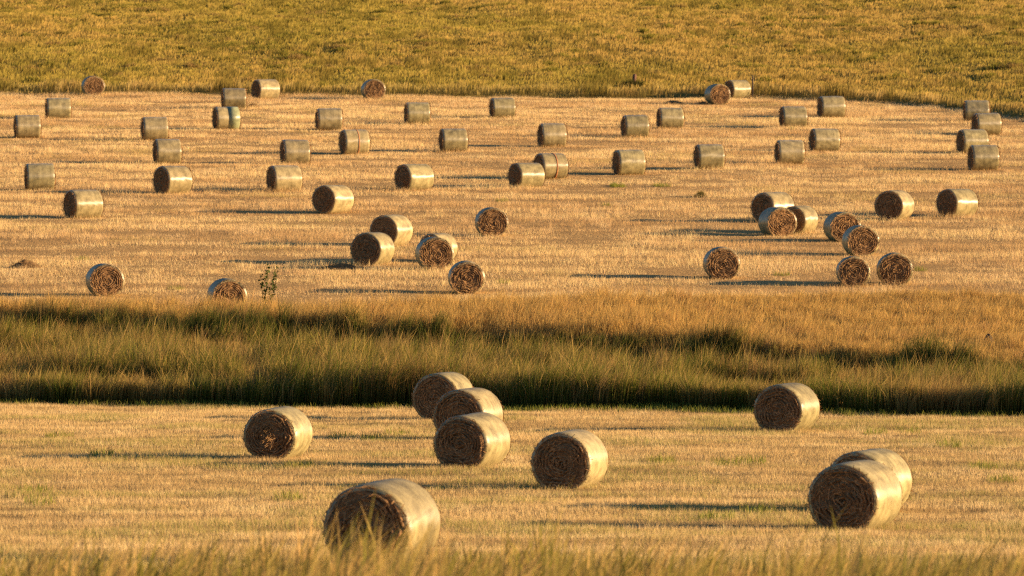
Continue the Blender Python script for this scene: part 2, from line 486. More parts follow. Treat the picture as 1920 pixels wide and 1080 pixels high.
tip = lerp(tip, (0.44, 0.24, 0.095), sstep(0.52, 0.68, fbm(x * 0.4, y * 0.5, 78)) * (1 - upper) * 0.6 * (dry > 0.3))
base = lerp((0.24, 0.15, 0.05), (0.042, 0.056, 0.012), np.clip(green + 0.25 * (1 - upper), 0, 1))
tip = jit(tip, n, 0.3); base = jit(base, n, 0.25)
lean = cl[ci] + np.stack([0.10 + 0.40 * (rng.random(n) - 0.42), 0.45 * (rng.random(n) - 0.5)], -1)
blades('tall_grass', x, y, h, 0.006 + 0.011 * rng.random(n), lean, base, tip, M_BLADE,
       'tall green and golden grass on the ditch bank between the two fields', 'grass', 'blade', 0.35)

# -- hillside grass
n = 460000
x, y = sample(n, 318, 575, 1.12)
e = EE(x)
keep = y > e + 0.1
x, y, e = x[keep], y[keep], e[keep]; n = len(x)
big = fbm(x * 0.05, y * 0.02, 81); mid = fbm(x * 0.75, y * 0.115, 82); small = fbm(x * 1.1, y * 0.3, 83)
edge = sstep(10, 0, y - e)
h = (0.18 + 0.36 * sstep(0.35, 0.70, mid * 0.6 + small * 0.4)) * (0.6 + 0.6 * rng.random(n)) * (1 + 0.9 * edge)
dryness = sstep(0.38, 0.66, big * 0.6 + small * 0.4)
tip = lerp((0.53, 0.40, 0.088), (0.62, 0.43, 0.115), dryness)
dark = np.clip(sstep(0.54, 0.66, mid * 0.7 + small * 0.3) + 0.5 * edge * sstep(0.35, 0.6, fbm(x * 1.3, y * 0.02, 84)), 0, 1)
tip = lerp(tip, (0.70, 0.51, 0.20), edge * 0.7)
tip = lerp(tip, (0.22, 0.175, 0.036), dark * 0.85)
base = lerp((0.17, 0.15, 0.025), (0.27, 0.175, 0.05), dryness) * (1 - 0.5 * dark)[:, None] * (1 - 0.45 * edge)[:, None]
tip = jit(tip, n, 0.13); base = jit(base, n, 0.13)
lean = np.stack([0.10 + 0.5 * (rng.random(n) - 0.4), 0.5 * (rng.random(n) - 0.5)], -1)
# darker tussocks dotted over the slope
nt_ = 1500; pt_ = 110
tx, ty = sample(nt_, 352, 575, 1.12)
ok_ = (ty > EE(tx) + 8) & (rng.random(nt_) < 0.25 + 0.75 * sstep(0.4, 0.6, fbm(tx * 0.08, ty * 0.03, 85)))
tx, ty = tx[ok_], ty[ok_]; nt_ = len(tx)
ti = np.repeat(np.arange(nt_), pt_)
tw = 0.35 + 0.75 * rng.random(nt_) ** 2; tht = 0.22 + 0.22 * rng.random(nt_); tk = rng.random(nt_)
m_ = len(ti)
ux = np.clip(rng.normal(0, 1, m_), -2, 2)
x = np.concatenate([x, tx[ti] + ux * tw[ti]]); y = np.concatenate([y, ty[ti] + rng.normal(0, 0.3, m_)])
h = np.concatenate([h, tht[ti] * (0.6 + 0.6 * rng.random(m_)) * np.exp(-0.25 * ux ** 2) + 0.12])
tc_ = jit(lerp((0.26, 0.225, 0.042), (0.34, 0.23, 0.075), sstep(0.55, 0.9, tk[ti])), m_, 0.2)
tip = np.concatenate([tip, tc_]); base = np.concatenate([base, tc_ * 0.5])
n = len(x)
lean = np.concatenate([lean, np.stack([0.2 * rng.normal(0, 1, m_), 0.2 * rng.normal(0, 1, m_)], -1)])
blades('hill_grass', x, y, h, (0.028 + 0.03 * rng.random(n)) * (y / 420), lean, base, tip, M_BLADE,
       'yellow green long grass covering the whole hillside behind the far field', 'grass', 'blade', 0.3, yaw=stub_yaw(n))

# -- grass at the photographer's side of the near field
nc = 2300
cx, cy = sample(nc, 36, 64, 1.2, 0.8)
tall = rng.random(nc)
per = np.where(tall > 0.80, 34, 26)
ci = np.repeat(np.arange(nc), per); n = len(ci)
clump = fbm(cx * 0.8, cy * 0.5, 91); clump2 = fbm(cx * 2.2, cy * 1.4, 92)
hc = 0.20 + 0.38 * sstep(0.3, 0.75, clump * 0.6 + clump2 * 0.4) + 0.30 * sstep(0.78, 1.0, tall)
gap = np.exp(-((cx / cy + 0.026) / 0.013) ** 2)           # lush corner before the nearest bale
hc = hc * (1 + 0.45 * gap)
gc = np.clip(sstep(0.36, 0.54, clump2) * 0.7 + 0.5 * (rng.random(nc) - 0.4), 0, 1)
lc = rng.normal(0, 0.14, (nc, 2))
x = cx[ci] + rng.normal(0, 0.09, n); y = cy[ci] + rng.normal(0, 0.15, n)
h = hc[ci] * (0.45 + 0.75 * rng.random(n) ** 1.4)
# single tall stems: most before the nearest bale, some on the right, a few everywhere
sp_ = np.concatenate([rng.uniform(600, 850, 34), rng.normal(705, 40, 7), rng.uniform(1515, 1660, 14), rng.uniform(1040, 1120, 10), rng.uniform(-80, 2000, 110)])
st_row = np.concatenate([rng.uniform(930, 1020, 34), rng.uniform(892, 960, 7), rng.uniform(925, 1010, 14), rng.uniform(850, 960, 10), rng.uniform(965, 1030, 110)])
sd_ = rng.uniform(42, 58, len(sp_))
sx_ = (sp_ - 960) * sd_ / FPX
sh_ = (YH - st_row) * sd_ / FPX - G(sx_, sd_)
x = np.concatenate([x, sx_ - 0.15 * sh_]); y = np.concatenate([y, sd_]); h = np.concatenate([h, sh_ * 1.03])
ci = np.concatenate([ci, rng.integers(0, nc, len(sp_))]); n = len(x)
green = gc[ci]
x0f, y0f = x, y
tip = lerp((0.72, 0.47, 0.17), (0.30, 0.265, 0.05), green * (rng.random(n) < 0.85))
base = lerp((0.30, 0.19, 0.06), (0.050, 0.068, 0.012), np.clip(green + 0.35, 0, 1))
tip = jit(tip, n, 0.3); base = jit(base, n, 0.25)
lean = lc[ci] + np.stack([0.16 + 0.45 * (rng.random(n) - 0.4), 0.5 * (rng.random(n) - 0.5)], -1)
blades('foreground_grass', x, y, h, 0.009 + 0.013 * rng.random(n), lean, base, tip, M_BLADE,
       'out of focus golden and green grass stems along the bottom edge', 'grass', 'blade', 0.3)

# -- fresh green regrowth: along the foot of the bank, and in a few patches
n = 120000
x, y = sample(n, 139, 153, 1.14)
dl = L1(x) - y
keep = (dl > -0.9) & (dl < 2.4 * fbm(x * 0.5, 2.2, 95)) & (rng.random(n) < sstep(0.25, 0.55, fbm(x * 0.8, y * 0.8, 96)))
gx1, gy1 = x[keep], y[keep]
xs, ys = [gx1], [gy1]
def patch(px, py, rx, ry, m, lo, hi):
    cx, cy = unproj(px, py, lo, hi)
    a = rng.random(m) * 6.283; r = np.sqrt(rng.random(m))
    xs.append(cx + np.cos(a) * r * rx); ys.append(cy + np.sin(a) * r * ry)
for px, rx in ((1162, 0.35), (1240, 0.5), (1150, .2)):
    patch(px, 350, rx, 0.7, 260, 195, 340)
for px, py in ((1135, 386), (1655, 370), (942, 378), (1485, 243), (1725, 508), (1465, 516), (945, 532), (153, 487), (330, 543)):
    patch(px, py, 0.35, 0.5, 120, 186, 345)
for px, py in ((110, 820), (190, 856), (65, 925), (640, 822), (700, 825), (1360, 872), (1410, 870), (1640, 815), (1705, 813), (1240, 868), (1420, 962), (745, 815), (560, 878), (75, 945), (540, 940), (1345, 975), (1780, 840), (1845, 880), (1880, 905)):
    patch(px, py, 0.35, 0.9, 170, 80, 150)
x = np.concatenate(xs); y = np.concatenate(ys); n = len(x)
tipc = jit(lerp((0.24, 0.30, 0.045), (0.36, 0.33, 0.07), rng.random(n)), n, 0.25)
blades('green_grass', x, y, 0.06 + 0.20 * rng.random(n) ** 1.5, 0.008 + 0.010 * rng.random(n), (rng.random((n, 2)) - 0.5) * 0.8, tipc * 0.6, tipc, M_BLADE,
       'fresh short green grass sprouting at the foot of the bank and in field patches', 'grass', 'blade')

# ------------------------------------------------------------------ hay bales
R0, W0 = 0.68, 1.28           # radius, width of the pattern bale
def squash(P):
    """lying weight: the bottom flattens, the whole sags a little"""
    P = P.copy()
    zz = P[:, 2]
    lim = -0.90 * R0
    low = zz < lim
    zz[low] = lim + (zz[low] - lim) * 0.35
    P[:, 2] = zz
    P[:, 2] = (P[:, 2] + R0) * 0.965 - 0.055
    P[:, 1] *= 1.015
    return P

def bale_meshes(seed):
    r = np.random.default_rng(seed)
    na, nw = 72, 20
    th = np.linspace(0, 2 * np.pi, na, endpoint=False)
    us = np.concatenate([[-1.0, -0.985, -0.95], np.linspace(-0.88, 0.88, nw), [0.95, 0.985, 1.0]])
    ed = np.concatenate([[-0.075, -0.035, -0.012], np.zeros(nw), [-0.012, -0.035, -0.075]])
    A, Uu = np.meshgrid(th, us)
    low = 0.020 * (fbm(np.cos(A) * 1.4 + 5, np.sin(A) * 1.4 + Uu * 0.8 + seed, seed, 2) - 0.5) * 2
    ring = 0.004 * (vnoise(Uu * 7 + 3, np.zeros_like(Uu) + seed, seed + 3) - 0.5) * 2
    bl = 0.006 * (vnoise(np.cos(A) * 6 + 9, np.sin(A) * 6 + Uu * 5, seed + 5) - 0.5) * 2
    rad = R0 * (1 + low + ring + bl) + ed[:, None] - 0.012 * np.abs(Uu) ** 3
    P = np.stack([Uu * W0 / 2, np.cos(A) * rad, np.sin(A) * rad], -1).reshape(-1, 3)
    m = len(us); ii = np.arange(m * na).reshape(m, na)
    q = np.stack([ii[:-1], np.roll(ii[:-1], -1, 1), np.roll(ii[1:], -1, 1), ii[1:]], -1).reshape(-1, 4)
    wrap = mesh_np('wrap', squash(P), [q], None, True)
    rim_r = {1: rad[-1].copy(), -1: rad[0].copy()}
    faces = {}
    for s in (1, -1):
        nr, nt = 52, 168
        t = np.linspace(0, 2 * np.pi, nt, endpoint=False)
        q_ = np.linspace(0.0, 1.0, nr) ** 0.9
        T, Q = np.meshgrid(t, q_)
        rr = np.interp(T, np.append(th, 2 * np.pi), np.append(rim_r[s], rim_r[s][0])) - 0.004
        Rr = rr * Q
        wob = 0.30 * (fbm(np.cos(T) * 1.3 * (0.4 + Q) + 4 * s, np.sin(T) * 1.3 * (0.4 + Q) + 2.2, seed + 11 * s + 40, 3) - 0.5)
        layer = (Q + wob) * 7.5 - T / (2 * np.pi)
        fr = layer - np.floor(layer)
        amp = 0.25 + 1.6 * sstep(0.3, 0.7, fbm(np.cos(T) * Q * 3 + 9, np.sin(T) * Q * 3 + 7, seed + 60 + s, 2))
        lay = 1.5 * np.abs(fr - 0.5) ** 0.7 - 0.5
        clump = fbm(np.cos(T) * Q * 4 + 3, np.sin(T) * Q * 4, seed + 70 + s, 3) - 0.5
        tang = fbm(layer * 2.6, T * 1.6 + np.floor(layer) * 5.3, seed + 80, 2) - 0.5
        fade = sstep(1.0, 0.93, Q)
        dep = (0.042 * lay * amp + 0.075 * clump + 0.060 * tang) * fade + 0.030 * (1 - Q ** 2)
        Px = s * (W0 / 2 + dep - 0.001)
        V = np.stack([Px, np.cos(T) * Rr, np.sin(T) * Rr], -1).reshape(-1, 3)
        ii = np.arange(nr * nt).reshape(nr, nt)
        a, b, c, d = ii[:-1], np.roll(ii[:-1], -1, 1), np.roll(ii[1:], -1, 1), ii[1:]
        qd = np.stack([a, b, c, d] if s > 0 else [d, c, b, a], -1).reshape(-1, 4)
        tone = 0.50 + 0.85 * fbm(layer * 2.6, T * 1.6 + np.floor(layer) * 5.3, seed + 90, 2) + 0.38 * lay * amp * fade
        colv = np.stack([tone, tone * 0.97, tone * 0.92], -1).reshape(-1, 3)
        # loose straws lying round the coil, and a fringe at the rim
        ns = 260
        q2 = np.sqrt(r.random(ns)) * 0.985; q2[:90] = 0.965 + 0.03 * r.random(90)
        ta = r.random(ns) * 2 * np.pi
        ln = 0.05 + 0.15 * r.random(ns); ang = r.normal(0, 0.45, ns) + (r.random(ns) < 0.12) * r.random(ns) * 3
        cen = np.stack([np.zeros(ns), np.cos(ta) * q2 * R0 * 0.95, np.sin(ta) * q2 * R0 * 0.95], -1)
        tv = np.stack([np.zeros(ns), -np.sin(ta + ang), np.cos(ta + ang)], -1)
        nv_ = np.stack([np.full(ns, 0.45), np.cos(ta + ang), np.sin(ta + ang)], -1)
        lift0 = 0.035 + 0.02 * r.random(ns); lift1 = lift0 + 0.06 * (r.random(ns) - 0.25)
        lift0[:90] = -0.01; lift1[:90] = 0.03 + 0.04 * r.random(90)
        w = 0.0045 + 0.004 * r.random(ns)
        p0 = cen - tv * (ln / 2)[:, None]; p1 = cen + tv * (ln / 2)[:, None]
        p0[:, 0] = s * (W0 / 2 + lift0); p1[:, 0] = s * (W0 / 2 + lift1)
        nv_[:, 0] *= s
        SV = np.stack([p0 - nv_ * w[:, None], p0 + nv_ * w[:, None], p1 + nv_ * w[:, None] * .6, p1 - nv_ * w[:, None] * .6], 1).reshape(-1, 3)
        sb = np.arange(ns)[:, None] * 4 + len(V)
        stone = 1.1 + 1.0 * r.random(ns)
        scol = np.repeat(np.stack([stone, stone * 0.98, stone * 0.9], -1), 4, 0)
        V = squash(np.concatenate([V, SV])); colv = np.concatenate([colv, scol])
        me = mesh_np('end_face', V, [qd, sb + np.array([0, 1, 2, 3])], colv, True)
        faces[s] = me
    for me in (wrap,): me.materials.append(M_WRAP)
    for me in faces.values(): me.materials.append(M_HAY)
    return wrap, faces

PROTO = []
for k in range(8):
    w, f = bale_meshes(100 + 13 * k)
    root = empty('hay_bale', (0, 0, 0))
    parts = [link('wrap', w, None, root), link('end_face', f[1], None, root), link('end_face', f[-1], None, root)]
    PROTO.append([root, parts, False])

def ring_mesh(u0, u1, proud):
    na = 72
    th = np.linspace(0, 2 * np.pi, na, endpoint=False)
    rows = []
    for u, dr in ((u0, -0.02), (u0, proud), ((u0 + u1) / 2, proud + .002), (u1, proud), (u1, -0.02)):
        rad = R0 * 1.012 + dr - 0.012 * abs(u) ** 3
        rows.append(np.stack([np.full(na, u * W0 / 2), np.cos(th) * rad, np.sin(th) * rad], -1))
    P = np.concatenate(rows)
    ii = np.arange(5 * na).reshape(5, na)
    q = np.stack([ii[:-1], np.roll(ii[:-1], -1, 1), np.roll(ii[1:], -1, 1), ii[1:]], -1).reshape(-1, 4)
    return squash(P), q

FAR, NEAR = 'round hay bales scattered over the far field', 'round hay bales lying in the near field'
# x0, x1, top, base, visible width of the end face, side that face turns to, label
BALES = [
 (152,198,142,180.5,41,'R','round bale with lit end face against the hillside grass, leftmost of the top row'),
 (86.5,133.5,182.5,223,3.5,'L','side-on olive bale below the lit leftmost bale of the hillside edge'),
 (27,77,215,259,5,'L','side-on bale nearest the left photo edge, below the one under the hillside bale'),
 (416,462,164.5,204.5,4,'L','side-on bale with loose hay at its right foot, just behind the teal-netted bale'),
 (398,451.5,200,243,11,'L','side-on bale with teal green net showing round its right end'),
 (265,316,218,262.5,6,'L','olive side-on bale directly behind another one, left of the teal-netted bale'),
 (287,341,258,307,8,'L','olive side-on bale between a shiny bale in front and a dull one just behind'),
 (47,103,304.5,356.5,5,'L','large side-on olive bale near the left photo edge, behind the shiny leftmost bale'),
 (286,362,309,363,32,'L','bale with dark round end and bright glinting stripe, in front of two olive side-on bales'),
 (118,194.5,354.5,409.5,26,'L','shiny golden bale with dark narrow end, leftmost of those in front of the side-on rows'),
 (159,234,494,557,67,'R','end-on bale with rough coiled face at far field front, leftmost, beside dark hay heap'),
 (392,459,522,585,58,'R','end-on bale with its lower half hidden behind golden grass, left of the weed'),
 (470,527,148,186,20,'L','bright bale against the hillside grass with dark left end, behind the loose hay pile'),
 (677.5,722.5,148,187.5,39,'R','end-on bale with swirled lit face standing alone mid way along the hillside edge'),
 (592,642.5,200,243,6,'L','side-on olive bale just behind the far bale with the orange stripe'),
 (758,807,191,233,7,'L','side-on olive bale to the right below the lone swirled bale of the hillside edge'),
 (917.5,967,182,221,9,'L','small greenish side-on bale standing alone at top centre of the far field'),
 (635,694,241,289,14,'L','greenish bale with a thin orange stripe, farther of the two striped bales'),
 (823,877.5,239,284,9,'L','side-on olive bale standing between the farther striped bale and the centre'),
 (525.5,582,259,307.5,9,'L','brownish side-on bale directly behind a golden bale, left of the farther striped bale'),
 (499,567.5,307.5,358,19,'L','golden bale with narrow dark end in front of a brownish side-on bale'),
 (739,815,306,357,33,'L','bale with dark end and bright glinting stripe, alone in front of the centre side-on row'),
 (584,665,346,400,46,'L','pale bale with wide dark end standing alone behind the touching pair'),
 (692,775.5,402,462,52,'L','rear bale of the touching dark-ended pair, partly hidden by its neighbour'),
 (656,741,433,496,57,'L','front bale of the touching dark-ended pair, beside the flat hay scraps'),
 (785,858,440,492,44,'L','pale bale almost wholly hidden behind an end-on bale with coiled brown face'),
 (779,851,443,507,65,'R','end-on bale with coiled brown face that hides a pale bale behind it'),
 (839,910,489,552,67,'R','end-on coiled bale at the golden grass edge, right of the bale hiding another'),
 (891,952.5,388,444,56,'R','end-on bale with swirled brown face standing alone in the middle of the far field'),
 (1007.5,1063,229,275,11,'L','side-on bale straight behind the centre pair with the orange stripe'),
 (1164,1217.5,213,257.5,10,'L','side-on bale left of and slightly nearer than its close neighbour, right of centre'),
 (1231,1282.5,199.5,240.5,9,'L','side-on bale right of and slightly behind its close neighbour, right of centre'),
 (1147.5,1211,279,327.5,16,'L','olive bale with narrow dark end just behind the long green grass patch'),
 (1300,1359,270,317,12,'L','side-on bale behind the small dark grass tuft, alone between two groups'),
 (950,1024,304,352,29,'L','golden front bale of the centre pair, hiding the end of a striped bale'),
 (999.5,1066,285.5,335,21,'L','nearer bale with orange stripe, partly behind a golden bale in the centre pair'),
 (1322,1368,157,196,36,'R','end-on bale with lit swirl in front of the bright bale by the thin post'),
 (1355,1409,149,184.5,22,'L','bright bale touching the thin dark post at the hillside edge'),
 (1460.5,1514,197,239,10,'L','side-on bale left of the farthest one of the right-hand field corner'),
 (1531,1586,179.5,220.5,12,'L','farthest side-on bale, close below the shaded grass edge, right of the post'),
 (1516,1576,238,283,13,'L','side-on bale with a dark lower right corner, right of its close neighbour'),
 (1453,1509,260.5,307,9,'L','side-on bale left of and slightly nearer than the one with dark lower corner'),
 (1805.5,1855.5,186,227,4,'L','dim bale in the shade of the hillside grass, rearmost of the right edge cluster'),
 (1819.5,1879,210,252.5,15,'L','golden bale right in front of the shaded one in the right edge cluster'),
 (1792,1854,241,288,17,'L','bale in the right edge cluster partly covered by the frontmost one, wide dark end'),
 (1814,1874,270.5,319,12,'L','frontmost greenish bale of the right edge cluster with a long shadow'),
 (1407.5,1491,360,417,44,'L','rear bale of the right-hand trio, dark end half hidden by two bales'),
 (1421,1495.5,386,443,56,'R','end-on bale with blue-shaded side and lit face, front of the right-hand trio'),
 (1465,1533,384,437,43,'L','pale bale of the right-hand trio peeping from behind the lit end-on one'),
 (1547,1611,398,455,52,'R','rear end-on bale of the leaning line of coiled bales, blue-shaded left side'),
 (1579,1649,422,481,60,'R','middle end-on bale overlapping the one behind it, in the line of coiled bales'),
 (1564,1636,482,537,68,'R','left one of two end-on bales side by side at the golden grass edge'),
 (1643,1713,472,535,67,'R','right one of two end-on bales side by side at the golden grass edge'),
 (1639,1715,356,413,53,'L','bale with wide dark end and small straw wisp, left of two alone on the right'),
 (1754.5,1835,351,405.5,41,'L','bale with dark end and bright glinting side, right of two alone on the right'),
 (1317,1389.5,460,522,67,'R','lone end-on coiled bale with long shadow in the right half of the far field'),
 (454,588,758,858,103,'L','near bale with hay tuft sticking out of its dark end, alone on the left'),
 (775,889,694,785,82,'L','rearmost of three stacked-looking near bales, backed against the dark grass bank'),
 (814,941,721,823,90,'L','middle one of three overlapping near bales in a row before the bank'),
 (811,960,769,875,106,'L','frontmost of three overlapping near bales, wholly visible dark end'),
 (994,1143,801,915,113,'L','near bale with pale wrap alone right of the overlapping three'),
 (1413,1540,712,806,92,'L','near bale alone in front of the dark grass bank on the right'),
 (1552,1710,835,957,105,'L','rear bale of the front right pair, mostly hidden by the larger one'),
 (1513,1697,856,989,138,'L','front bale of the front right pair, wide dark end behind blurred stems'),
 (602,831,894,1055,171,'L','largest and nearest bale, its foot buried in blurred foreground grass'),
]
H0 = 0.965 * 2 * R0 - 0.03 - 0.055      # standing height of the pattern bale
DEBUG = []
used = [0]
def place_bale(x0, x1, top, base, fw, side, label, i, group):
    near = base > 600
    cx = (x0 + x1) / 2
    if near: x, d = unproj(cx, base + 4, 66, 150)
    else: x, d = unproj(cx, base, 180, 362)
    Dpx = (base - top) / 0.945
    if near and fw > 130: Dpx = fw / 0.97
    Dreal = min(max(Dpx * d / FPX, 1.25), 1.58)
    s = Dreal / (2 * R0)
    Wpx = W0 * s * FPX / d
    Dp = Dreal * FPX / d
    phi = math.atan2((x1 - x0 - fw) / Wpx, fw / Dp)
    if phi > math.radians(86): phi = math.radians(86)
    tot = Wpx * math.sin(phi) + Dp * math.cos(phi)
    sx = 1 + min(max(((x1 - x0) - Dp * math.cos(phi)) / max(Wpx * math.sin(phi), 1) - 1, -0.09), 0.09) if math.sin(phi) > 0.3 else 1.0
    d = d + 0.5 * W0 * s * math.cos(phi)
    x = (cx - 960) * d / FPX
    a = math.atan2(x, d)
    n = (-math.sin(phi) if side == 'L' else math.sin(phi), -math.cos(phi))
    n = (n[0] * math.cos(a) + n[1] * math.sin(a), -n[0] * math.sin(a) + n[1] * math.cos(a))
    rz = math.atan2(n[1], n[0])
    root0, parts0, taken = PROTO[i % len(PROTO)]
    if not taken:
        root = root0; PROTO[i % len(PROTO)][2] = True
        parts = parts0
    else:
        root = root0.copy(); COL.objects.link(root)
        parts = []
        for p in parts0:
            c = p.copy(); COL.objects.link(c); c.parent = root; parts.append(c)
    z = float(G(x, d)) - 0.03
    root.location = (x, d, z)
    if (i // len(PROTO)) % 2 and i not in (4, 17, 35, 53, 56): rz += math.pi
    root.rotation_euler = (0, 0, rz)
    root.scale = (s * sx, s, s)
    tag(root, label, 'hay bale', group)
    return root

bale_roots = []
for i, b in enumerate(BALES):
    bale_roots.append(place_bale(*b, i, NEAR if b[3] > 600 else FAR))
P, q = ring_mesh(-0.13, -0.07, 0.010)
me_band = mesh_np('orange_band', P, [q], None, True); me_band.materials.append(M_BAND)
for i in (17, 35):
    link('orange_band', me_band, None, bale_roots[i])
P, q = ring_mesh(-0.95, -0.02, 0.006)
me_teal = mesh_np('green_net', P, [q], None, True); me_teal.materials.append(M_TEAL)
link('green_net', me_teal, None, bale_roots[4])

# tuft of hay pulled out of the middle of one near bale's end face
def wisp(name, parent, cy, cz, n, spread, length, seed, tone=1.0):
    r = np.random.default_rng(seed)
    p0 = np.stack([np.full(n, W0 / 2 + 0.02), cy + r.normal(0, spread, n), cz + r.normal(0, spread * 1.6, n)], -1)
    dv = np.stack([0.35 + r.random(n), r.normal(0, 0.6, n), -0.6 + r.normal(0, 0.6, n)], -1)
    dv /= np.linalg.norm(dv, axis=1)[:, None]
    ln = length * (0.4 + 0.9 * r.random(n))
    p1 = p0 + dv * ln[:, None]
    sd = np.cross(dv, r.normal(0, 1, (n, 3))); sd /= np.linalg.norm(sd, axis=1)[:, None]; sd *= 0.006
    V = np.stack([p0 - sd, p0 + sd, p1 + sd * .4, p1 - sd * .4], 1).reshape(-1, 3)
    t = (1.2 + 0.9 * r.random(n)) * tone
    C = np.repeat(np.stack([t, t, t * .9], -1), 4, 0)
    me = mesh_np(name, V, [np.arange(4 * n).reshape(n, 4)], C); me.materials.append(M_HAY)
    return link(name, me, None, parent)
wisp('hay_tuft', bale_roots[56], 0.02, 0.60, 150, 0.055, 0.22, 3, 1.1)
wisp('straw_wisp', bale_roots[53], 0.38, 0.80, 14, 0.03, 0.16, 4, 1.4)

# loose straw dropped and pushed up round every bale
xs, ys = [], []
for o in bale_roots:
    c, sn = math.cos(o.rotation_euler.z), math.sin(o.rotation_euler.z)
    m = 420
    u = (rng.random(m) * 2 - 1) * (W0 / 2 + 0.35); v = (rng.random(m) * 2 - 1) * 0.75
    a = o.scale[1]
    xs.append(o.location.x + (u * c - v * sn) * a); ys.append(o.location.y + (u * sn + v * c) * a)
x = np.concatenate(xs); y = np.concatenate(ys); n = len(x)
col = jit((0.62, 0.42, 0.19), n, 0.4)
blades('loose_straw', x, y, 0.05 + 0.16 * rng.random(n) ** 2, (0.007 + 0.008 * rng.random(n)) * np.clip(y / 200, 0.6, 1.5), rng.normal(0, 0.7, (n, 2)), col * 0.75, col, M_STRAW,
       'loose straw scattered close round the foot of the bales', 'straw', 'tri', yaw=stub_yaw(n))

# ------------------------------------------------------------------ smaller things
def heap(name, px, py, lo, hi, rx, ry, hz, label, cat, mat=M_HEAP, strands=240, seed=1, group=None):
    x, d = unproj(px, py, lo, hi)
    r = np.random.default_rng(seed)
    na, nr = 40, 12
    th = np.linspace(0, 2 * np.pi, na, endpoint=False); q = np.linspace(0, 1, nr)
    T, Q = np.meshgrid(th, q)
    f = (1 - Q ** 2) ** 1.3 * (0.55 + 0.9 * fbm(np.cos(T) * Q * 3 + seed, np.sin(T) * Q * 3, seed, 3))
    out = 1 + 0.35 * (vnoise(np.cos(T) * 2 + 5, np.sin(T) * 2 + seed, seed) - 0.5)
    V = np.stack([np.cos(T) * Q * rx * out, np.sin(T) * Q * ry * out, f * hz - 0.02], -1).reshape(-1, 3)
    ii = np.arange(nr * na).reshape(nr, na)
    qd = np.stack([ii[:-1], np.roll(ii[:-1], -1, 1), np.roll(ii[1:], -1, 1), ii[1:]], -1).reshape(-1, 4)
    a = r.random(strands) * 6.283; qq = np.sqrt(r.random(strands))
    P = np.stack([np.cos(a) * qq * rx, np.sin(a) * qq * ry, (1 - qq ** 2) ** 1.3 * hz * 0.9], -1)
    dv = r.normal(0, 1, (strands, 3)); dv[:, 2] = np.abs(dv[:, 2]) * 0.5; dv /= np.linalg.norm(dv, axis=1)[:, None]
    sd = np.cross(dv, r.normal(0, 1, (strands, 3))); sd /= np.linalg.norm(sd, axis=1)[:, None]; sd *= 0.008
    p1 = P + dv * (0.12 + 0.2 * r.random(strands))[:, None]
    SV = np.stack([P - sd, P + sd, p1], 1).reshape(-1, 3)
    C = np.concatenate([np.full((len(V), 3), 1.0), np.repeat(np.repeat(0.8 + 0.8 * r.random((strands, 1)), 3, 1), 3, 0)])
    me = mesh_np(name, np.concatenate([V, SV]), [qd, np.arange(3 * strands).reshape(-1, 3) + len(V)], C, True)
    o = link(name, me, mat)
    o.location = (x, d, float(G(x, d)))
    tag(o, label, cat, group)
    return o
heap('hay_heap', 47, 502, 186, 300, 0.62, 0.5, 0.30, 'ragged dark heap of leftover hay near the left edge of the far field', 'hay heap', seed=3)
heap('hay_heap', 640, 504, 186, 300, 0.9, 0.5, 0.20, 'flat scraps of hay lying beside the front touching bale', 'hay heap', seed=5)
heap('hay_heap', 474, 203, 186, 345, 0.55, 0.45, 0.30, 'small pile of loose golden hay at the right foot of a side-on bale', 'hay heap', seed=6)
heap('hay_heap', 1263, 194, 186, 345, 0.8, 0.5, 0.26, 'low dark mound of hay near the hillside edge, left of the lit swirl bale', 'hay heap', seed=8)
heap('hay_heap', 1318, 195.5, 186, 345, 0.35, 0.35, 0.20, 'little clump of hay at the left foot of the lit swirl bale', 'hay heap', seed=9)

def tuft(name, px, py, lo, hi, n, r0, h, c0, c1, label, cat, seed, w=0.02):
    x, d = unproj(px, py, lo, hi)
    r = np.random.default_rng(seed)
    bx = r.normal(0, r0, n); by = r.normal(0, r0, n)
    hh = h * (0.5 + 0.7 * r.random(n)) * np.exp(-(bx ** 2 + by ** 2) / (2 * (1.5 * r0) ** 2))
    ln = np.stack([bx / r0 * 0.25 + 0.15 * r.normal(0, 1, n), by / r0 * 0.25 + 0.15 * r.normal(0, 1, n)], -1)
    ct = jit(lerp(np.asarray(c0), np.asarray(c1), r.random(n)), n, 0.25)
    o = blades(name, bx, by, hh, np.full(n, w), ln, ct * 0.5, ct, M_BLADE, None, None, z=np.zeros(n), tag_it=False)
    o.location = (x, d, float(G(x, d)))
    tag(o, label, cat)
    return o
tuft('grass_tuft', 1313, 370, 190, 340, 420, 0.15, 0.36, (0.10, 0.10, 0.025), (0.26, 0.19, 0.06),
     'small dark grass tuft standing alone in the far field stubble', 'grass tuft', 11)
tuft('shrub', 1186, 163, 346, 362, 900, 0.55, 0.62, (0.06, 0.06, 0.018), (0.13, 0.11, 0.03),
     'low dark shrub round the brown stump post at the hillside edge', 'shrub', 12, 0.05)

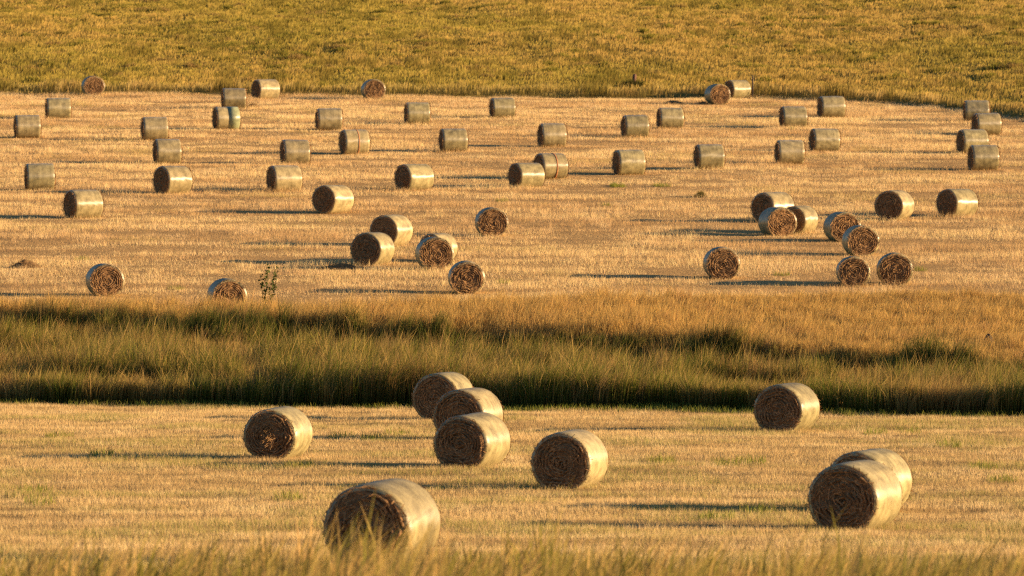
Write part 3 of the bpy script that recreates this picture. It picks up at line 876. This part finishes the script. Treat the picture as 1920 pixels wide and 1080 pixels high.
# thin post at the hillside edge and the brown stump post in its shrub
def prism(name, pts, segs, mat, parent=None, noise=0.0, seed=1):
    """tapered post through (z, radius) rings"""
    r = np.random.default_rng(seed)
    th = np.linspace(0, 2 * np.pi, segs, endpoint=False)
    rows = [np.stack([np.cos(th) * rr * (1 + noise * r.normal(0, 1, segs)) + ox, np.sin(th) * rr * (1 + noise * r.normal(0, 1, segs)), np.full(segs, z)], -1) for z, rr, ox in pts]
    V = np.concatenate(rows); m = len(pts)
    ii = np.arange(m * segs).reshape(m, segs)
    q = np.stack([ii[:-1], np.roll(ii[:-1], -1, 1), np.roll(ii[1:], -1, 1), ii[1:]], -1).reshape(-1, 4)
    me = mesh_np(name, V, [q, ii[-1][None, :]])
    return link(name, me, mat, parent)
x, d = unproj(1411, 184, 335, 362)
o = prism('fence_post', [(-0.2, 0.055, 0), (0.6, 0.055, 0.01), (1.35, 0.05, 0.02), (1.50, 0.045, 0.02), (1.53, 0.02, 0.02)], 10, M_POST, None, 0.05)
o.location = (x, d + 0.4, float(G(x, d + 0.4)))
tag(o, 'thin dark upright fence post beside the bright bale at the hillside edge', 'fence post')
x, d = unproj(1189, 162, 352, 372)
o = prism('stump_post', [(-0.2, 0.13, 0), (0.5, 0.13, 0), (0.78, 0.125, 0.01), (0.86, 0.10, 0.03), (0.89, 0.04, 0.03)], 12, M_RUST, None, 0.08, 4)
o.location = (x, d, float(G(x, d)))
tag(o, 'short thick brown post stump rising from the dark shrub', 'post')

# leafy weed standing in front of the far field
x, d = unproj(500, 572, 172, 186)
root = empty('weed', (x, d - 0.5, float(G(x, d - 0.5))))
root.scale = (0.8, 0.8, 0.9)
tag(root, 'tall thin leafy green weed standing alone at the golden grass edge', 'weed')
r = np.random.default_rng(31)
SV, LV = [], []
def tube(p0, p1, w):
    p0, p1 = np.array(p0, float), np.array(p1, float)
    dv = p1 - p0; dv /= np.linalg.norm(dv)
    a = np.cross(dv, (0.3, 1, 0.2)); a /= np.linalg.norm(a); b = np.cross(dv, a)
    for k in range(4):
        t0, t1 = k * math.pi / 2, (k + 1) * math.pi / 2
        c0 = a * math.cos(t0) + b * math.sin(t0); c1 = a * math.cos(t1) + b * math.sin(t1)
        SV.append([p0 + c0 * w, p0 + c1 * w, p1 + c1 * w * .6, p1 + c0 * w * .6])
def leaf(p, ln):
    dv = np.array([r.normal(0, 1), r.normal(0, 1), 0.3 + r.normal(0, .6)]); dv /= np.linalg.norm(dv)
    s = np.cross(dv, r.normal(0, 1, 3)); s /= np.linalg.norm(s)
    p = np.array(p)
    LV.append([p, p + dv * ln * .5 + s * ln * .3, p + dv * ln, p + dv * ln * .5 - s * ln * .3])
for st_ in range(4):
    p = np.array([0.04 * (st_ - 1.5), 0.04 * r.normal(), 0.0]); dv = np.array([0.035 * (st_ - 1.2) + .02, 0.03 * r.normal(), 0.20])
    for k in range(8 if st_ in (1, 2) else 6):
        q_ = p + dv * (0.9 + .25 * r.random()) + np.array([r.normal(0, .018), r.normal(0, .015), 0])
        tube(p, q_, 0.012 - 0.001 * k)
        for j in range(9):
            leaf(p + (q_ - p) * r.random() + r.normal(0, .02, 3), 0.085 + 0.08 * r.random())
        if k > 1:
            e = q_ + np.array([r.normal(0, .07), r.normal(0, .07), .06 + .06 * r.random()]); tube(q_, e, 0.007)
            for j in range(3): leaf(q_ + (e - q_) * (.3 + .8 * r.random()), 0.08 + 0.08 * r.random())
        p = q_
V = np.array(SV).reshape(-1, 3); link('stem', mesh_np('stem', V, [np.arange(len(V)).reshape(-1, 4)], np.full((len(V), 3), (0.10, 0.085, 0.03))), M_LEAF, root)
V = np.array(LV).reshape(-1, 3); nl = len(LV)
link('leaves', mesh_np('leaves', V, [np.arange(len(V)).reshape(-1, 4)], np.repeat(jit((0.06, 0.09, 0.022), nl, .35), 4, 0)), M_LEAF, root)

# dark stump-like snag in the golden grass on the right, and a small dark clod in the stubble
def lump(name, px, py, lo, hi, sx, sy, sz, label, cat, seed, lift=0.0):
    x, d = unproj(px, py, lo, hi)
    na, nb = 20, 12
    T, Pp = np.meshgrid(np.linspace(0, 2 * np.pi, na, endpoint=False), np.linspace(-0.5 * np.pi, 0.5 * np.pi, nb))
    k = 0.65 + 0.7 * fbm(np.cos(T) * 2 + seed, np.sin(T) * 2 + Pp * 1.5, seed, 3)
    V = np.stack([np.cos(T) * np.cos(Pp) * sx * k, np.sin(T) * np.cos(Pp) * sy * k, (np.sin(Pp) * k + 0.55) * sz], -1).reshape(-1, 3)
    ii = np.arange(na * nb).reshape(nb, na)
    qd = np.stack([ii[:-1], np.roll(ii[:-1], -1, 1), np.roll(ii[1:], -1, 1), ii[1:]], -1).reshape(-1, 4)
    o = link(name, mesh_np(name, V, [qd], None, True), M_CLOD)
    o.location = (x, d, float(G(x, d)) + lift)
    tag(o, label, cat)
    return o
o = lump('stump', 1855, 660, 164, 186, 0.16, 0.15, 0.34, 'dark old stump half sunk in the golden grass on the right', 'stump', 41)
o = lump('clod', 1866, 434, 190, 340, 0.13, 0.08, 0.10, 'small dark clod lying on bare stubble near the right edge', 'clod', 43)
